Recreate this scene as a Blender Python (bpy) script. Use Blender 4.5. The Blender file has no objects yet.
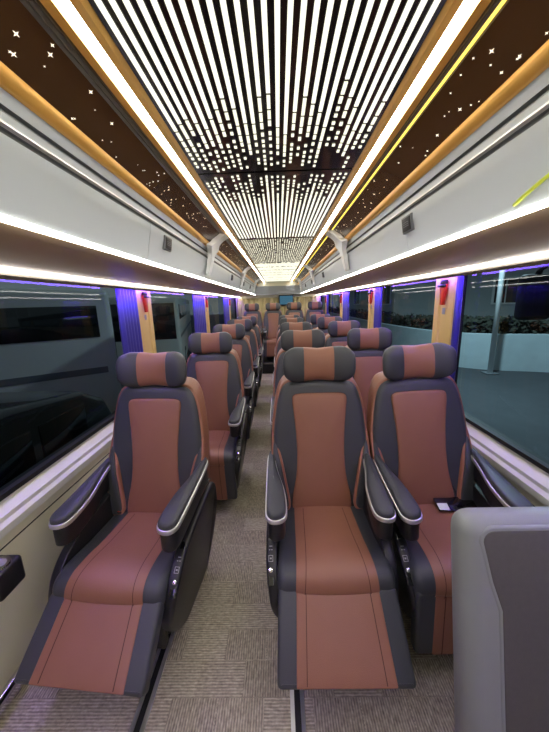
import bpy, bmesh, math, random
from mathutils import Vector, Matrix

scene = bpy.context.scene
COL = scene.collection
R = math.radians
random.seed(7)

# ------------------------------------------------------------------ camera
CAM_Z = 1.57
cam_d = bpy.data.cameras.new('camera')
cam = bpy.data.objects.new('camera', cam_d)
COL.objects.link(cam)
cam_d.sensor_fit = 'HORIZONTAL'
cam_d.sensor_width = 36.0
cam_d.lens = 300.0 / 549.0 * 36.0
cam_d.clip_start = 0.02
_p, _y, _r = R(-12.05), R(1.05), R(1.7)
_f = Vector((-math.sin(_y) * math.cos(_p), math.cos(_y) * math.cos(_p), math.sin(_p)))
_rt = _f.cross(Vector((0, 0, 1))).normalized()
_up = _rt.cross(_f)
_r2 = _rt * math.cos(_r) - _up * math.sin(_r)
_u2 = _up * math.cos(_r) + _rt * math.sin(_r)
_m = Matrix((_r2, _u2, -_f)).transposed().to_4x4()
_m.translation = Vector((0, 0, CAM_Z))
cam.matrix_world = _m
scene.camera = cam

# ------------------------------------------------------------------ world, exposure
w = bpy.data.worlds.new('dusk')
scene.world = w
w.use_nodes = True
bg = w.node_tree.nodes['Background']
bg.inputs['Color'].default_value = (0.55, 0.61, 0.63, 1)
bg.inputs['Strength'].default_value = 0.24
vs = scene.view_settings
vs.view_transform = 'Standard'
vs.look = 'None'
vs.exposure = 0.45
vs.gamma = 1.0
vs.use_curve_mapping = False

# ------------------------------------------------------------------ materials
def lin(c):
    def f(v):
        v /= 255.0
        return v / 12.92 if v <= 0.04045 else ((v + 0.055) / 1.055) ** 2.4
    return (f(c[0]), f(c[1]), f(c[2]), 1.0)

def mat(name, rgb, rough=0.5, metal=0.0, noise=0.0, nscale=20.0, bump=0.0, bscale=300.0, spec=0.5, coat=0.0, sheen=0.0):
    m = bpy.data.materials.new(name)
    m.use_nodes = True
    nt = m.node_tree
    b = nt.nodes['Principled BSDF']
    b.inputs['Roughness'].default_value = rough
    b.inputs['Metallic'].default_value = metal
    b.inputs['Specular IOR Level'].default_value = spec
    b.inputs['Coat Weight'].default_value = coat
    b.inputs['Sheen Weight'].default_value = sheen
    c = lin(rgb)
    tc = nt.nodes.new('ShaderNodeTexCoord')
    n = nt.nodes.new('ShaderNodeTexNoise')
    n.inputs['Scale'].default_value = nscale
    n.inputs['Detail'].default_value = 3
    nt.links.new(tc.outputs['Object'], n.inputs['Vector'])
    mx = nt.nodes.new('ShaderNodeMix')
    mx.data_type = 'RGBA'
    k = noise
    mx.inputs[6].default_value = (c[0] * (1 - k), c[1] * (1 - k), c[2] * (1 - k), 1)
    mx.inputs[7].default_value = (min(1, c[0] * (1 + k)), min(1, c[1] * (1 + k)), min(1, c[2] * (1 + k)), 1)
    nt.links.new(n.outputs['Fac'], mx.inputs[0])
    nt.links.new(mx.outputs[2], b.inputs['Base Color'])
    if bump:
        v = nt.nodes.new('ShaderNodeTexVoronoi')
        v.inputs['Scale'].default_value = bscale
        nt.links.new(tc.outputs['Object'], v.inputs['Vector'])
        bp = nt.nodes.new('ShaderNodeBump')
        bp.inputs['Strength'].default_value = bump
        bp.inputs['Distance'].default_value = 0.002
        nt.links.new(v.outputs['Distance'], bp.inputs['Height'])
        nt.links.new(bp.outputs['Normal'], b.inputs['Normal'])
    return m

def emis(name, rgb, strength):
    m = bpy.data.materials.new(name)
    m.use_nodes = True
    nt = m.node_tree
    nt.nodes.clear()
    e = nt.nodes.new('ShaderNodeEmission')
    e.inputs['Color'].default_value = (*rgb, 1)
    e.inputs['Strength'].default_value = strength
    o = nt.nodes.new('ShaderNodeOutputMaterial')
    nt.links.new(e.outputs[0], o.inputs[0])
    return m

def glass(name, tint, rough=0.0, boost=1.0):
    m = bpy.data.materials.new(name)
    m.use_nodes = True
    nt = m.node_tree
    nt.nodes.clear()
    t = nt.nodes.new('ShaderNodeBsdfTransparent')
    t.inputs['Color'].default_value = (*tint, 1)
    g = nt.nodes.new('ShaderNodeBsdfGlossy')
    g.inputs['Roughness'].default_value = rough
    g.inputs['Color'].default_value = (0.9 * boost, 0.95 * boost, 1.0 * boost, 1)
    fr = nt.nodes.new('ShaderNodeFresnel')
    fr.inputs['IOR'].default_value = 1.45
    mx = nt.nodes.new('ShaderNodeMixShader')
    o = nt.nodes.new('ShaderNodeOutputMaterial')
    nt.links.new(fr.outputs[0], mx.inputs[0])
    nt.links.new(t.outputs[0], mx.inputs[1])
    nt.links.new(g.outputs[0], mx.inputs[2])
    nt.links.new(mx.outputs[0], o.inputs[0])
    return m

def carpet_mat():
    m = bpy.data.materials.new('woven_carpet')
    m.use_nodes = True
    nt = m.node_tree
    L = nt.links.new
    b = nt.nodes['Principled BSDF']
    b.inputs['Roughness'].default_value = 0.9
    b.inputs['Specular IOR Level'].default_value = 0.15
    tc = nt.nodes.new('ShaderNodeTexCoord')
    br = nt.nodes.new('ShaderNodeTexBrick')
    br.offset = 0.5
    br.inputs['Scale'].default_value = 1.0
    br.inputs['Mortar Size'].default_value = 0.002
    br.inputs['Brick Width'].default_value = 0.19
    br.inputs['Row Height'].default_value = 0.13
    br.inputs['Color1'].default_value = (0, 0, 0, 1)
    br.inputs['Color2'].default_value = (1, 1, 1, 1)
    br.inputs['Mortar'].default_value = (0.5, 0.5, 0.5, 1)
    L(tc.outputs['Object'], br.inputs['Vector'])
    gt = nt.nodes.new('ShaderNodeMath'); gt.operation = 'GREATER_THAN'; gt.inputs[1].default_value = 0.5
    L(br.outputs['Color'], gt.inputs[0])
    outs = []
    for d in ((110, 34, 1), (34, 110, 1)):
        mp = nt.nodes.new('ShaderNodeMapping')
        mp.inputs['Scale'].default_value = d
        wv = nt.nodes.new('ShaderNodeTexNoise')
        wv.inputs['Scale'].default_value = 1.0
        wv.inputs['Detail'].default_value = 2.0
        L(tc.outputs['Object'], mp.inputs['Vector'])
        L(mp.outputs[0], wv.inputs['Vector'])
        w2 = nt.nodes.new('ShaderNodeTexWave')
        w2.bands_direction = 'X' if d[0] > d[1] else 'Y'
        w2.inputs['Scale'].default_value = 30.0
        w2.inputs['Distortion'].default_value = 0.8
        L(tc.outputs['Object'], w2.inputs['Vector'])
        cm = nt.nodes.new('ShaderNodeMix'); cm.data_type = 'FLOAT'; cm.inputs[0].default_value = 0.28
        L(wv.outputs['Fac'], cm.inputs[2]); L(w2.outputs['Fac'], cm.inputs[3])
        outs.append(cm)
    mx = nt.nodes.new('ShaderNodeMix'); mx.data_type = 'FLOAT'
    L(gt.outputs[0], mx.inputs[0]); L(outs[0].outputs[0], mx.inputs[2]); L(outs[1].outputs[0], mx.inputs[3])
    n = nt.nodes.new('ShaderNodeTexNoise'); n.inputs['Scale'].default_value = 90; n.inputs['Detail'].default_value = 4
    L(tc.outputs['Object'], n.inputs['Vector'])
    ad = nt.nodes.new('ShaderNodeMath'); ad.operation = 'MULTIPLY_ADD'
    L(n.outputs['Fac'], ad.inputs[0]); ad.inputs[1].default_value = 0.45
    L(mx.outputs[0], ad.inputs[2])
    br2 = nt.nodes.new('ShaderNodeMath'); br2.operation = 'MULTIPLY_ADD'
    L(br.outputs['Color'], br2.inputs[0]); br2.inputs[1].default_value = 0.16
    L(ad.outputs[0], br2.inputs[2])
    cr = nt.nodes.new('ShaderNodeValToRGB')
    cr.color_ramp.elements[0].position = 0.40
    cr.color_ramp.elements[0].color = lin((110, 103, 92))
    cr.color_ramp.elements[1].position = 1.0
    cr.color_ramp.elements[1].color = lin((206, 198, 174))
    e = cr.color_ramp.elements.new(0.7); e.color = lin((158, 149, 131))
    sc = nt.nodes.new('ShaderNodeMath'); sc.operation = 'MULTIPLY'; sc.inputs[1].default_value = 0.85
    L(br2.outputs[0], sc.inputs[0]); L(sc.outputs[0], cr.inputs[0])
    L(cr.outputs[0], b.inputs['Base Color'])
    bp = nt.nodes.new('ShaderNodeBump'); bp.inputs['Strength'].default_value = 0.4; bp.inputs['Distance'].default_value = 0.003
    L(ad.outputs[0], bp.inputs['Height']); L(bp.outputs['Normal'], b.inputs['Normal'])
    return m

M = dict(
    lens=mat('dark_lens', (16, 17, 19), 0.55),
    brown=mat('brown_leather', (138, 92, 72), 0.40, noise=0.07, nscale=9, bump=0.25, bscale=450),
    dark=mat('charcoal_leather', (57, 59, 64), 0.42, noise=0.08, nscale=9, bump=0.25, bscale=450),
    stitch=mat('stitch_thread', (70, 38, 30), 0.8),
    piping=mat('brown_piping', (150, 98, 78), 0.5),
    black=mat('black_plastic', (24, 24, 27), 0.38, noise=0.1, bump=0.1, bscale=700),
    gloss=mat('gloss_black', (14, 14, 17), 0.12, coat=0.5),
    silver=mat('satin_silver', (208, 208, 206), 0.3, metal=0.75),
    chrome=mat('chrome', (225, 225, 228), 0.12, metal=1.0),
    white=mat('white_plastic', (226, 229, 230), 0.4, noise=0.02, nscale=3),
    wmark=mat('white_print', (150, 150, 150), 0.6),
    rackwhite=mat('rack_white', (184, 193, 198), 0.28, noise=0.02, nscale=2),
    groove=mat('grey_groove', (96, 100, 104), 0.4),
    taupe=mat('taupe_gloss', (196, 172, 140), 0.5, noise=0.03, nscale=2),
    gold=mat('gold_trim', (226, 174, 84), 0.34, metal=0.35, noise=0.04, nscale=4),
    bronze=mat('bronze_star_panel', (78, 54, 30), 0.25, noise=0.05, nscale=4),
    greytrim=mat('grey_trim', (104, 96, 84), 0.4),
    panelblk=mat('panel_black', (20, 18, 16), 0.15, coat=0.3),
    panelbrown=mat('panel_bronze', (84, 66, 44), 0.3),
    cream=mat('cream_wall', (216, 212, 190), 0.5, noise=0.03, nscale=5),
    sill=mat('pale_sill', (205, 204, 200), 0.4, noise=0.02),
    pillar=mat('pillar_cream', (222, 190, 118), 0.5, noise=0.03),
    rubber=mat('black_rubber', (18, 18, 20), 0.6),
    red=mat('red_plastic', (200, 48, 20), 0.4),
    curtain=mat('blue_violet_satin', (54, 47, 150), 0.45, noise=0.12, nscale=30, sheen=0.3),
    rearcurt=mat('beige_curtain', (186, 172, 128), 0.8, noise=0.06, nscale=12),
    greybulk=mat('grey_header', (128, 132, 136), 0.5, noise=0.03),
    barrier=mat('grey_vinyl', (128, 132, 134), 0.45, noise=0.06, nscale=14, bump=0.2, bscale=500),
    barrierface=mat('dark_grey_fabric', (82, 80, 80), 0.85, noise=0.1, nscale=60, bump=0.3, bscale=700),
    roof=mat('roof_lining', (60, 56, 50), 0.8),
    carpet=carpet_mat(),
    led=emis('led_white', (1.0, 0.97, 0.93), 15.0),
    ledwarm=emis('led_warm', (1.0, 0.95, 0.84), 15.0),
    bar=emis('led_bar', (1.0, 0.97, 0.78), 1.05),
    dot=emis('led_dot', (1.0, 0.96, 0.74), .95),
    star=emis('star_print', (1.0, 0.86, 0.62), 1.6),
    yellow=emis('led_yellow', (1.0, 0.72, 0.10), 1.8),
    blue=emis('led_blue', (0.22, 0.10, 1.0), 52.0),
    scr=emis('screen_glow', (0.10, 0.28, 0.42), 0.35),
    glass_d=glass('tinted_glass', (0.46, 0.57, 0.61), boost=0.35),
    asphalt=mat('asphalt', (54, 58, 62), 0.85, noise=0.25, nscale=3, bump=0.4, bscale=60),
    concrete=mat('painted_concrete', (176, 190, 194), 0.8, noise=0.14, nscale=2.5),
    hedge=mat('dark_hedge', (44, 48, 38), 0.9, noise=0.4, nscale=6),
    bwall=mat('building_wall', (176, 186, 188), 0.8, noise=0.06, nscale=1.5),
    coach=mat('coach_white', (196, 192, 184), 0.35, noise=0.03),
    cglass=mat('coach_dark_glass', (12, 16, 18), 0.08, coat=0.5),
    tyre=mat('tyre', (20, 20, 21), 0.8),
    lime=mat('lime_reflection', (190, 205, 60), 0.5),
    post=mat('pale_post', (232, 238, 238), 0.5),
    carpaint=mat('dark_car_paint', (30, 34, 40), 0.25, coat=0.5),
)

# ------------------------------------------------------------------ mesh helpers
def mesh(name, verts, faces, smooth=True, fix=True):
    me = bpy.data.meshes.new(name)
    me.from_pydata([tuple(v) for v in verts], [], faces)
    if fix:
        bm = bmesh.new(); bm.from_mesh(me)
        bmesh.ops.recalc_face_normals(bm, faces=bm.faces)
        bm.to_mesh(me); bm.free()
    me.polygons.foreach_set('use_smooth', [smooth] * len(me.polygons))
    me.update()
    return me

def obj(name, me, m, parent=None, loc=None, rot=None):
    o = bpy.data.objects.new(name, me)
    if m is not None and len(me.materials) == 0:
        me.materials.append(m)
    COL.objects.link(o)
    if parent is not None:
        o.parent = parent
    if loc: o.location = loc
    if rot: o.rotation_euler = rot
    return o

def empty(name, loc=(0, 0, 0), rz=0.0):
    o = bpy.data.objects.new(name, None)
    COL.objects.link(o)
    o.empty_display_size = 0.1
    o.location = loc
    o.rotation_euler = (0, 0, rz)
    return o

def tag(o, label, cat, group=None):
    o['label'] = label
    o['category'] = cat
    if group: o['group'] = group
    return o

def struct(o, label=None):
    o['kind'] = 'structure'
    if label: o['label'] = label
    return o

class MB:
    def __init__(s): s.v = []; s.f = []
    def box(s, x0, x1, y0, y1, z0, z1):
        b = len(s.v)
        s.v += [(x, y, z) for z in (z0, z1) for y in (y0, y1) for x in (x0, x1)]
        s.f += [(b, b+2, b+3, b+1), (b+4, b+5, b+7, b+6), (b, b+1, b+5, b+4), (b+2, b+6, b+7, b+3), (b, b+4, b+6, b+2), (b+1, b+3, b+7, b+5)]
        return s
    def add(s, verts, faces):
        b = len(s.v)
        s.v += [tuple(v) for v in verts]
        s.f += [tuple(i + b for i in f) for f in faces]
        return s
    def mesh(s, name, smooth=False): return mesh(name, s.v, s.f, smooth)

def bevel_box(name, x0, x1, y0, y1, z0, z1, r=0.005, seg=2):
    mb = MB().box(x0, x1, y0, y1, z0, z1)
    me = mesh(name, mb.v, mb.f, False)
    bm = bmesh.new(); bm.from_mesh(me)
    bmesh.ops.bevel(bm, geom=bm.edges[:], offset=r, segments=seg, affect='EDGES', profile=0.5)
    bm.to_mesh(me); bm.free()
    me.polygons.foreach_set('use_smooth', [True] * len(me.polygons))
    return me

def spline(pts, n=6, closed=True):
    out = []
    k = len(pts)
    rng = range(k) if closed else range(k - 1)
    for i in rng:
        if closed:
            p0, p1, p2, p3 = pts[i-1], pts[i], pts[(i+1) % k], pts[(i+2) % k]
        else:
            p0, p1, p2, p3 = pts[max(i-1, 0)], pts[i], pts[i+1], pts[min(i+2, k-1)]
        for j in range(n):
            t = j / n
            out.append(tuple(0.5 * ((2*b) + (-a+c)*t + (2*a-5*b+4*c-d)*t*t + (-a+3*b-3*c+d)*t**3) for a, b, c, d in zip(p0, p1, p2, p3)))
    if not closed: out.append(tuple(pts[-1]))
    return out

def mirror_outline(half):
    return [(-x, z) for x, z in reversed(half) if x > 1e-6] + list(half)

def area2(o):
    return sum(o[i-1][0]*o[i][1] - o[i][0]*o[i-1][1] for i in range(len(o)))

def inset(o, d):
    if area2(o) < 0: o = list(reversed(o))
    n = len(o); out = []
    for i in range(n):
        a, b, c = Vector(o[i-1]), Vector(o[i]), Vector(o[(i+1) % n])
        e1 = (b - a); e2 = (c - b)
        if e1.length < 1e-9: e1 = e2
        if e2.length < 1e-9: e2 = e1
        e1.normalize(); e2.normalize()
        n1 = Vector((-e1.y, e1.x)); n2 = Vector((-e2.y, e2.x))
        m = n1 + n2
        if m.length < 1e-6: m = n1
        m.normalize()
        k = 1.0 / max(0.5, m.dot(n1))
        out.append((b.x + m.x * d * k, b.y + m.y * d * k))
    return out

def prism(name, outline, a0, a1, r0=0.0, r1=0.0, dome=0.0, conv=None, seg=3, smooth=True, caps=3):
    """closed outline (u,v) swept from a0 to a1 with rounded rims; conv(u,v,a)->xyz; dome bulges the a1 end"""
    o = list(outline)
    if area2(o) < 0: o.reverse()
    n = len(o)
    s = 1 if a1 > a0 else -1
    rings = []
    if r0 > 0:
        for k in range(seg + 1):
            t = k / seg * math.pi / 2
            rings.append((inset(o, r0 * (1 - math.sin(t))), a0 + s * r0 * (1 - math.cos(t))))
    else: rings.append((o, a0))
    if r1 > 0:
        for k in range(seg + 1):
            t = k / seg * math.pi / 2
            rings.append((inset(o, r1 * (1 - math.cos(t))), a1 - s * r1 * (1 - math.sin(t))))
    else: rings.append((o, a1))
    cx = sum(p[0] for p in o) / n; cy = sum(p[1] for p in o) / n
    last = rings[-1][0]
    if dome:
        for k in range(1, caps + 1):
            q = 1 - k / (caps + 1)
            rings.append(([(cx + (p[0]-cx)*q, cy + (p[1]-cy)*q) for p in last], a1 + s * dome * (1 - q * q)))
    V = []; Fc = []
    for ring, a in rings:
        V += [conv(p[0], p[1], a) for p in ring]
    for i in range(len(rings) - 1):
        for j in range(n):
            k = (j + 1) % n
            Fc.append((i*n+j, i*n+k, (i+1)*n+k, (i+1)*n+j))
    if dome:
        V.append(conv(cx, cy, a1 + s * dome)); c = len(V) - 1
        b = (len(rings)-1)*n
        Fc += [(b+j, b+(j+1) % n, c) for j in range(n)]
    else:
        Fc.append(tuple((len(rings)-1)*n + j for j in range(n)))
    Fc.append(tuple(reversed(range(n))))
    return mesh(name, V, Fc, smooth)

def sharp(me, ang=40):
    me.polygons.foreach_set('use_smooth', [True]*len(me.polygons))
    bm = bmesh.new(); bm.from_mesh(me)
    for e in bm.edges:
        if len(e.link_faces) == 2 and e.calc_face_angle(0) > R(ang): e.smooth = False
    bm.to_mesh(me); bm.free()
    return me

def sweep_y(name, prof, y0, y1, thick=0.004, stations=1):
    """open profile [(x,z)] given thickness and extruded along Y"""
    n = len(prof)
    off = []
    for i in range(n):
        a = Vector(prof[max(i-1, 0)]); c = Vector(prof[min(i+1, n-1)])
        t = (c - a).normalized()
        off.append((prof[i][0] - t.y * thick, prof[i][1] + t.x * thick))
    loop = list(prof) + list(reversed(off))
    k = len(loop)
    V = []; Fc = []
    for s in range(stations + 1):
        y = y0 + (y1 - y0) * s / stations
        V += [(p[0], y, p[1]) for p in loop]
    for s in range(stations):
        for j in range(k):
            q = (j+1) % k
            Fc.append((s*k+j, s*k+q, (s+1)*k+q, (s+1)*k+j))
    Fc.append(tuple(range(k))); Fc.append(tuple(stations*k + j for j in range(k)))
    return sharp(mesh(name, V, Fc, True), 35)

def tube(name, pts, r, seg=8):
    V = []; Fc = []
    n = len(pts)
    pts = [Vector(p) for p in pts]
    for i in range(n):
        t = (pts[min(i+1, n-1)] - pts[max(i-1, 0)]).normalized()
        a = Vector((0, 0, 1)) if abs(t.z) < 0.9 else Vector((1, 0, 0))
        u = t.cross(a).normalized(); v = t.cross(u)
        for k in range(seg):
            an = 2 * math.pi * k / seg
            V.append(pts[i] + u * math.cos(an) * r + v * math.sin(an) * r)
    for i in range(n - 1):
        for k in range(seg):
            q = (k + 1) % seg
            Fc.append((i*seg+k, i*seg+q, (i+1)*seg+q, (i+1)*seg+k))
    Fc.append(tuple(range(seg))); Fc.append(tuple((n-1)*seg+k for k in range(seg)))
    return mesh(name, V, Fc, True)

def lathe(name, prof, seg=20, axis='z'):
    V = []; Fc = []
    n = len(prof)
    for k in range(seg):
        a = 2*math.pi*k/seg
        for r, z in prof:
            p = (r*math.cos(a), r*math.sin(a), z)
            if axis == 'x': p = (p[2], p[0], p[1])
            if axis == 'y': p = (p[0], p[2], p[1])
            V.append(p)
    for k in range(seg):
        q = (k+1) % seg
        for i in range(n-1):
            Fc.append((k*n+i, q*n+i, q*n+i+1, k*n+i+1))
    return sharp(mesh(name, V, Fc, True), 40)

# ================================================================== the bus shell
Y0, Y1 = -1.3, 8.6
WX = 1.17           # inner face of lower wall
def h(v): return CAM_Z + v

fl = MB().box(-1.25, 1.25, Y0, Y1, -0.04, 0.0)
struct(obj('floor', fl.mesh('floor'), M['carpet']), 'taupe carpet floor with woven block pattern')
struct(obj('ceiling', MB().box(-1.3, 1.3, Y0, Y1, 2.24, 2.28).mesh('ceiling'), M['roof']), 'dark roof lining above the light panels')
struct(obj('wall_back', MB().box(-1.3, 1.3, Y1, Y1+0.05, -0.04, 2.28).mesh('wall_back'), M['cream']), 'cream rear wall')
struct(obj('wall_front', MB().box(-1.3, 1.3, Y0-0.05, Y0, -0.04, 2.28).mesh('wall_front'), M['cream']), 'cream front bulkhead')

PIL = {-1: [0.20, 2.65, 4.93, 7.25], 1: [0.10, 2.17, 3.84, 5.65, 7.45]}
PW = {-1: 0.31, 1: 0.28}
WIN_TOP, WIN_BOT = h(0.15), 0.79
nwin = 0
for s, nm in ((-1, 'left'), (1, 'right')):
    lo = MB().box(min(s*WX, s*1.25), max(s*WX, s*1.25), Y0, Y1, 0, 0.735)
    wall = struct(obj('wall_' + nm, lo.mesh('wall_' + nm), M['cream']), 'cream lower side wall under the windows')
    up = MB().box(min(s*1.10, s*1.3), max(s*1.10, s*1.3), Y0, Y1, WIN_TOP, 2.24)
    obj('upper_wall', up.mesh('upper_wall'), M['greytrim'], wall)
    # seam groove
    obj('seam', MB().box(min(s*WX, s*(WX-0.002)), max(s*WX, s*(WX-0.002)), Y0, Y1, 0.60, 0.606).mesh('seam'), M['rubber'], wall)
    # sill: stepped pale ledge
    prof = [(s*WX, 0.66), (s*(WX-0.025), 0.665), (s*(WX-0.028), 0.70), (s*(WX-0.012), 0.715), (s*(WX-0.012), 0.735), (s*(WX+0.025), 0.765), (s*(WX+0.03), 0.79), (s*(WX+0.06), 0.792)]
    obj('sill', sweep_y('sill', prof, Y0, Y1, -0.012 * s), M['sill'], wall)
    obj('window_gasket', MB().box(min(s*(WX+0.015), s*(WX+0.07)), max(s*(WX+0.015), s*(WX+0.07)), Y0, Y1, 0.785, 0.808).mesh('gasket'), M['rubber'], wall)
    # pillars: stepped cream posts
    edges = [Y0] + PIL[s] + [Y1]
    for py in PIL[s]:
        hw = PW[s] / 2
        o2 = [(-hw, 0), (-hw, .012), (-hw+.02, .03), (-hw+.08, .03), (-hw+.09, .018), (hw-.09, .018), (hw-.08, .03), (hw-.02, .03), (hw, .012), (hw, 0)]
        pm = prism('pillar', [(py + a, b) for a, b in o2], 0.79, WIN_TOP, conv=lambda u, v, a, s=s: (s*(WX + 0.02 - v), u, a), smooth=False)
        obj('pillar', pm, M['pillar'], wall)
    # glass
    cuts = [Y0] + PIL[s] + [Y1]
    for i in range(len(cuts) - 1):
        a = cuts[i] + (PW[s]/2 if i > 0 else 0); b = cuts[i+1] - (PW[s]/2 if i < len(cuts)-2 else 0)
        nwin += 1
        g = MB(); x = s*(WX + 0.045)
        g.v += [(x, a-.05, 0.79), (x, b+.05, 0.79), (x, b+.05, WIN_TOP+.05), (x, a-.05, WIN_TOP+.05)]; g.f.append((0, 1, 2, 3) if s < 0 else (3, 2, 1, 0))   # facing inwards
        wo = struct(obj('window_%d' % nwin, mesh('window_glass', g.v, g.f, False, False), M['glass_d']), 'tinted glass side window pane')
        fr = MB()
        for (ya, yb) in ((a, a+.012), (b-.012, b)):
            fr.box(min(s*(WX+.02), s*(WX+.05)), max(s*(WX+.02), s*(WX+.05)), ya, yb, 0.79, WIN_TOP)
        obj('window_frame', fr.mesh('window_frame'), M['rubber'], wo)

# ================================================================== luggage racks
BR = [0.35, 2.65, 4.95, 7.45]
def rack(s):
    nm = 'dark glass side' if s < 0 else 'street side'
    root = empty('luggage_rack', (0, 0, 0))
    X = lambda v: s * v
    flip = 1 if s > 0 else -1
    und = spline([(X(1.10), h(.158)), (X(1.0), h(.166)), (X(.86), h(.178)), (X(.72), h(.192)), (X(.626), h(.207))], 4, False)
    obj('underside_panel', sweep_y('underside', und, Y0, Y1, -0.01*flip, 1), M['taupe'], root)
    lip = [(X(1.10), h(.120)), (X(1.085), h(.135)), (X(1.085), h(.150))]
    obj('window_lip', sweep_y('lip', lip, Y0, Y1, -0.012*flip), M['greytrim'], root)
    # LED strips
    s2 = [(X(1.085), h(.150)), (X(1.062), h(.1505))]
    obj('led_strip', sweep_y('led_low', [(X(1.084), h(.156)), (X(1.082), h(.147)), (X(1.070), h(.147)), (X(1.066), h(.152)), (X(1.066), h(.158))], Y0, Y1, -0.003*flip), M['led'], root)
    s1 = spline([(X(.636), h(.204)), (X(.631), h(.198)), (X(.622), h(.201)), (X(.616), h(.209))], 3, False)
    obj('led_strip', sweep_y('led_mid', s1, Y0, Y1, -0.004*flip), M['ledwarm'], root)
    # front panels, each between two joints
    fp = spline([(X(.619), h(.211)), (X(.600), h(.30)), (X(.591), h(.34)), (X(.587), h(.374))], 4, False)
    ys = [Y0, 0.35, 1.5, 2.65, 3.8, 4.95, 6.2, 7.45, Y1]
    for a, b in zip(ys[:-1], ys[1:]):
        obj('front_panel', sweep_y('front_panel', fp, a+.002, b-.002, -0.012*flip), M['rackwhite'], root)
    obj('trim_groove', sweep_y('g0', [(X(.588), h(.373)), (X(.595), h(.377)), (X(.595), h(.386)), (X(.588), h(.389))], Y0, Y1, -0.006*flip), M['groove'], root)
    obj('silver_line', sweep_y('g1', [(X(.588), h(.388)), (X(.579), h(.392)), (X(.579), h(.396)), (X(.586), h(.399))], Y0, Y1, -0.006*flip), M['silver'], root)
    obj('inset_strip', sweep_y('g2', [(X(.585), h(.399)), (X(.582), h(.419))], Y0, Y1, -0.006*flip), M['rackwhite'], root)
    obj('dark_groove', sweep_y('g3', [(X(.582), h(.418)), (X(.591), h(.421)), (X(.591), h(.429)), (X(.580), h(.432))], Y0, Y1, -0.006*flip), M['groove'], root)
    obj('upper_strip', sweep_y('g4', [(X(.580), h(.431)), (X(.568), h(.458))], Y0, Y1, -0.006*flip), M['rackwhite'], root)
    gr = spline([(X(.569), h(.456)), (X(.558), h(.458)), (X(.546), h(.471)), (X(.543), h(.487)), (X(.552), h(.491))], 3, False)
    obj('gold_rail', sweep_y('gold_rail', gr, Y0, Y1, -0.006*flip), M['gold'], root)
    # bronze panel and its stars
    A = Vector((X(.547), h(.489))); B = Vector((X(.452), h(.546)))
    sp = obj('star_panel', sweep_y('star_panel', [tuple(A), tuple(B)], Y0, Y1, -0.006*flip), M['bronze'], root)
    st = MB()
    rnd = random.Random(3 + s)
    T = (B - A); N = Vector((-T.y, T.x)).normalized()
    if N.y > 0: N = -N
    for k in range(230):
        t = rnd.uniform(.08, .92); y = rnd.uniform(0.3, 8.0); q = rnd.choice((.0027, .0036, .0048, .0066))
        c = A + T*t + N*0.0012
        tt = T.normalized()
        vs_ = []
        for j in range(8):
            an = j*math.pi/4; rr = q if j % 2 == 0 else q*.28
            p = c + tt*(rr*math.cos(an))
            vs_.append((p.x, y + rr*math.sin(an)*1.3, p.y))
        st.add(vs_, [tuple(range(8))])
    so = obj('star_print', mesh('stars', st.v, st.f, False, False), M['star'], sp)  # printed star pattern, given a glow of its own
    so['kind'] = 'stuff'
    # brackets
    for by in BR[1:]:
        pr = spline([(X(.458), h(.548)), (X(.50), h(.522)), (X(.538), h(.478)), (X(.558), h(.43)), (X(.572), h(.36)), (X(.592), h(.27)), (X(.60), h(.245))], 4, False)
        n = len(pr)
        V = []; Fc = []
        for i, (px, pz) in enumerate(pr):
            t = i/(n-1)
            hw = 0.10*(1-t) + 0.035*t + 0.09*math.exp(-((t-.42)/.09)**2)
            dx = -s*0.05*(1-t*0.6)
            V += [(px, by-hw, pz), (px+dx, by-hw*.8, pz-.006), (px+dx, by+hw*.8, pz-.006), (px, by+hw, pz)]
        for i in range(n-1):
            for j in range(4):
                q = (j+1) % 4
                Fc.append((i*4+j, i*4+q, i*4+4+q, i*4+4+j))
        Fc.append((0, 1, 2, 3)); Fc.append(tuple((n-1)*4+j for j in range(4)))
        obj('bracket', sharp(mesh('bracket', V, Fc), 40), M['white'], root)
    # reading-lamp / vent units, and small round dots
    for vy in ((1.72, 4.05, 5.4, 6.6) if s < 0 else (1.46, 4.05, 5.4, 6.6)):
        unit = bevel_box('service_unit', -.007, .007, -.052, .052, -.036, .036, .004)
        u = obj('service_unit', unit, M['groove'], root, (X(.592), vy, h(.325)), (0, -s*0.155, 0))
        obj('dark_lens', bevel_box('dark_lens', -.004, .004, -.042, .042, -.028, .028, .002), M['lens'], u, (-s*.006, 0, 0))
        for k in (-1, 0, 1):
            obj('louvre', MB().box(-.001, .001, -.03, .03, -.0012, .0012).mesh('louvre'), M['groove'], u, (-s*.0108, 0, k*.008))
    lbl = ('white overhead luggage rack with gold rail above the dark parked-coach windows' if s < 0 else
           'white overhead luggage rack with gold rail above the street-facing windows')
    tag(root, lbl, 'luggage rack', 'overhead luggage racks')
    return root
rl = rack(-1); rr = rack(1)
# lime reflection on the street-side rack, put in as a coloured tube
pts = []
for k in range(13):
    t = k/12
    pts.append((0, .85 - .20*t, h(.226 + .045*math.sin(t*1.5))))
obj('lime_reflection', tube('lime', [(0.6155 - 0.195*(p[2]-h(.226)) - .002, p[1], p[2]) for p in pts], 0.0045, 6), M['lime'], rr)

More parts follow.
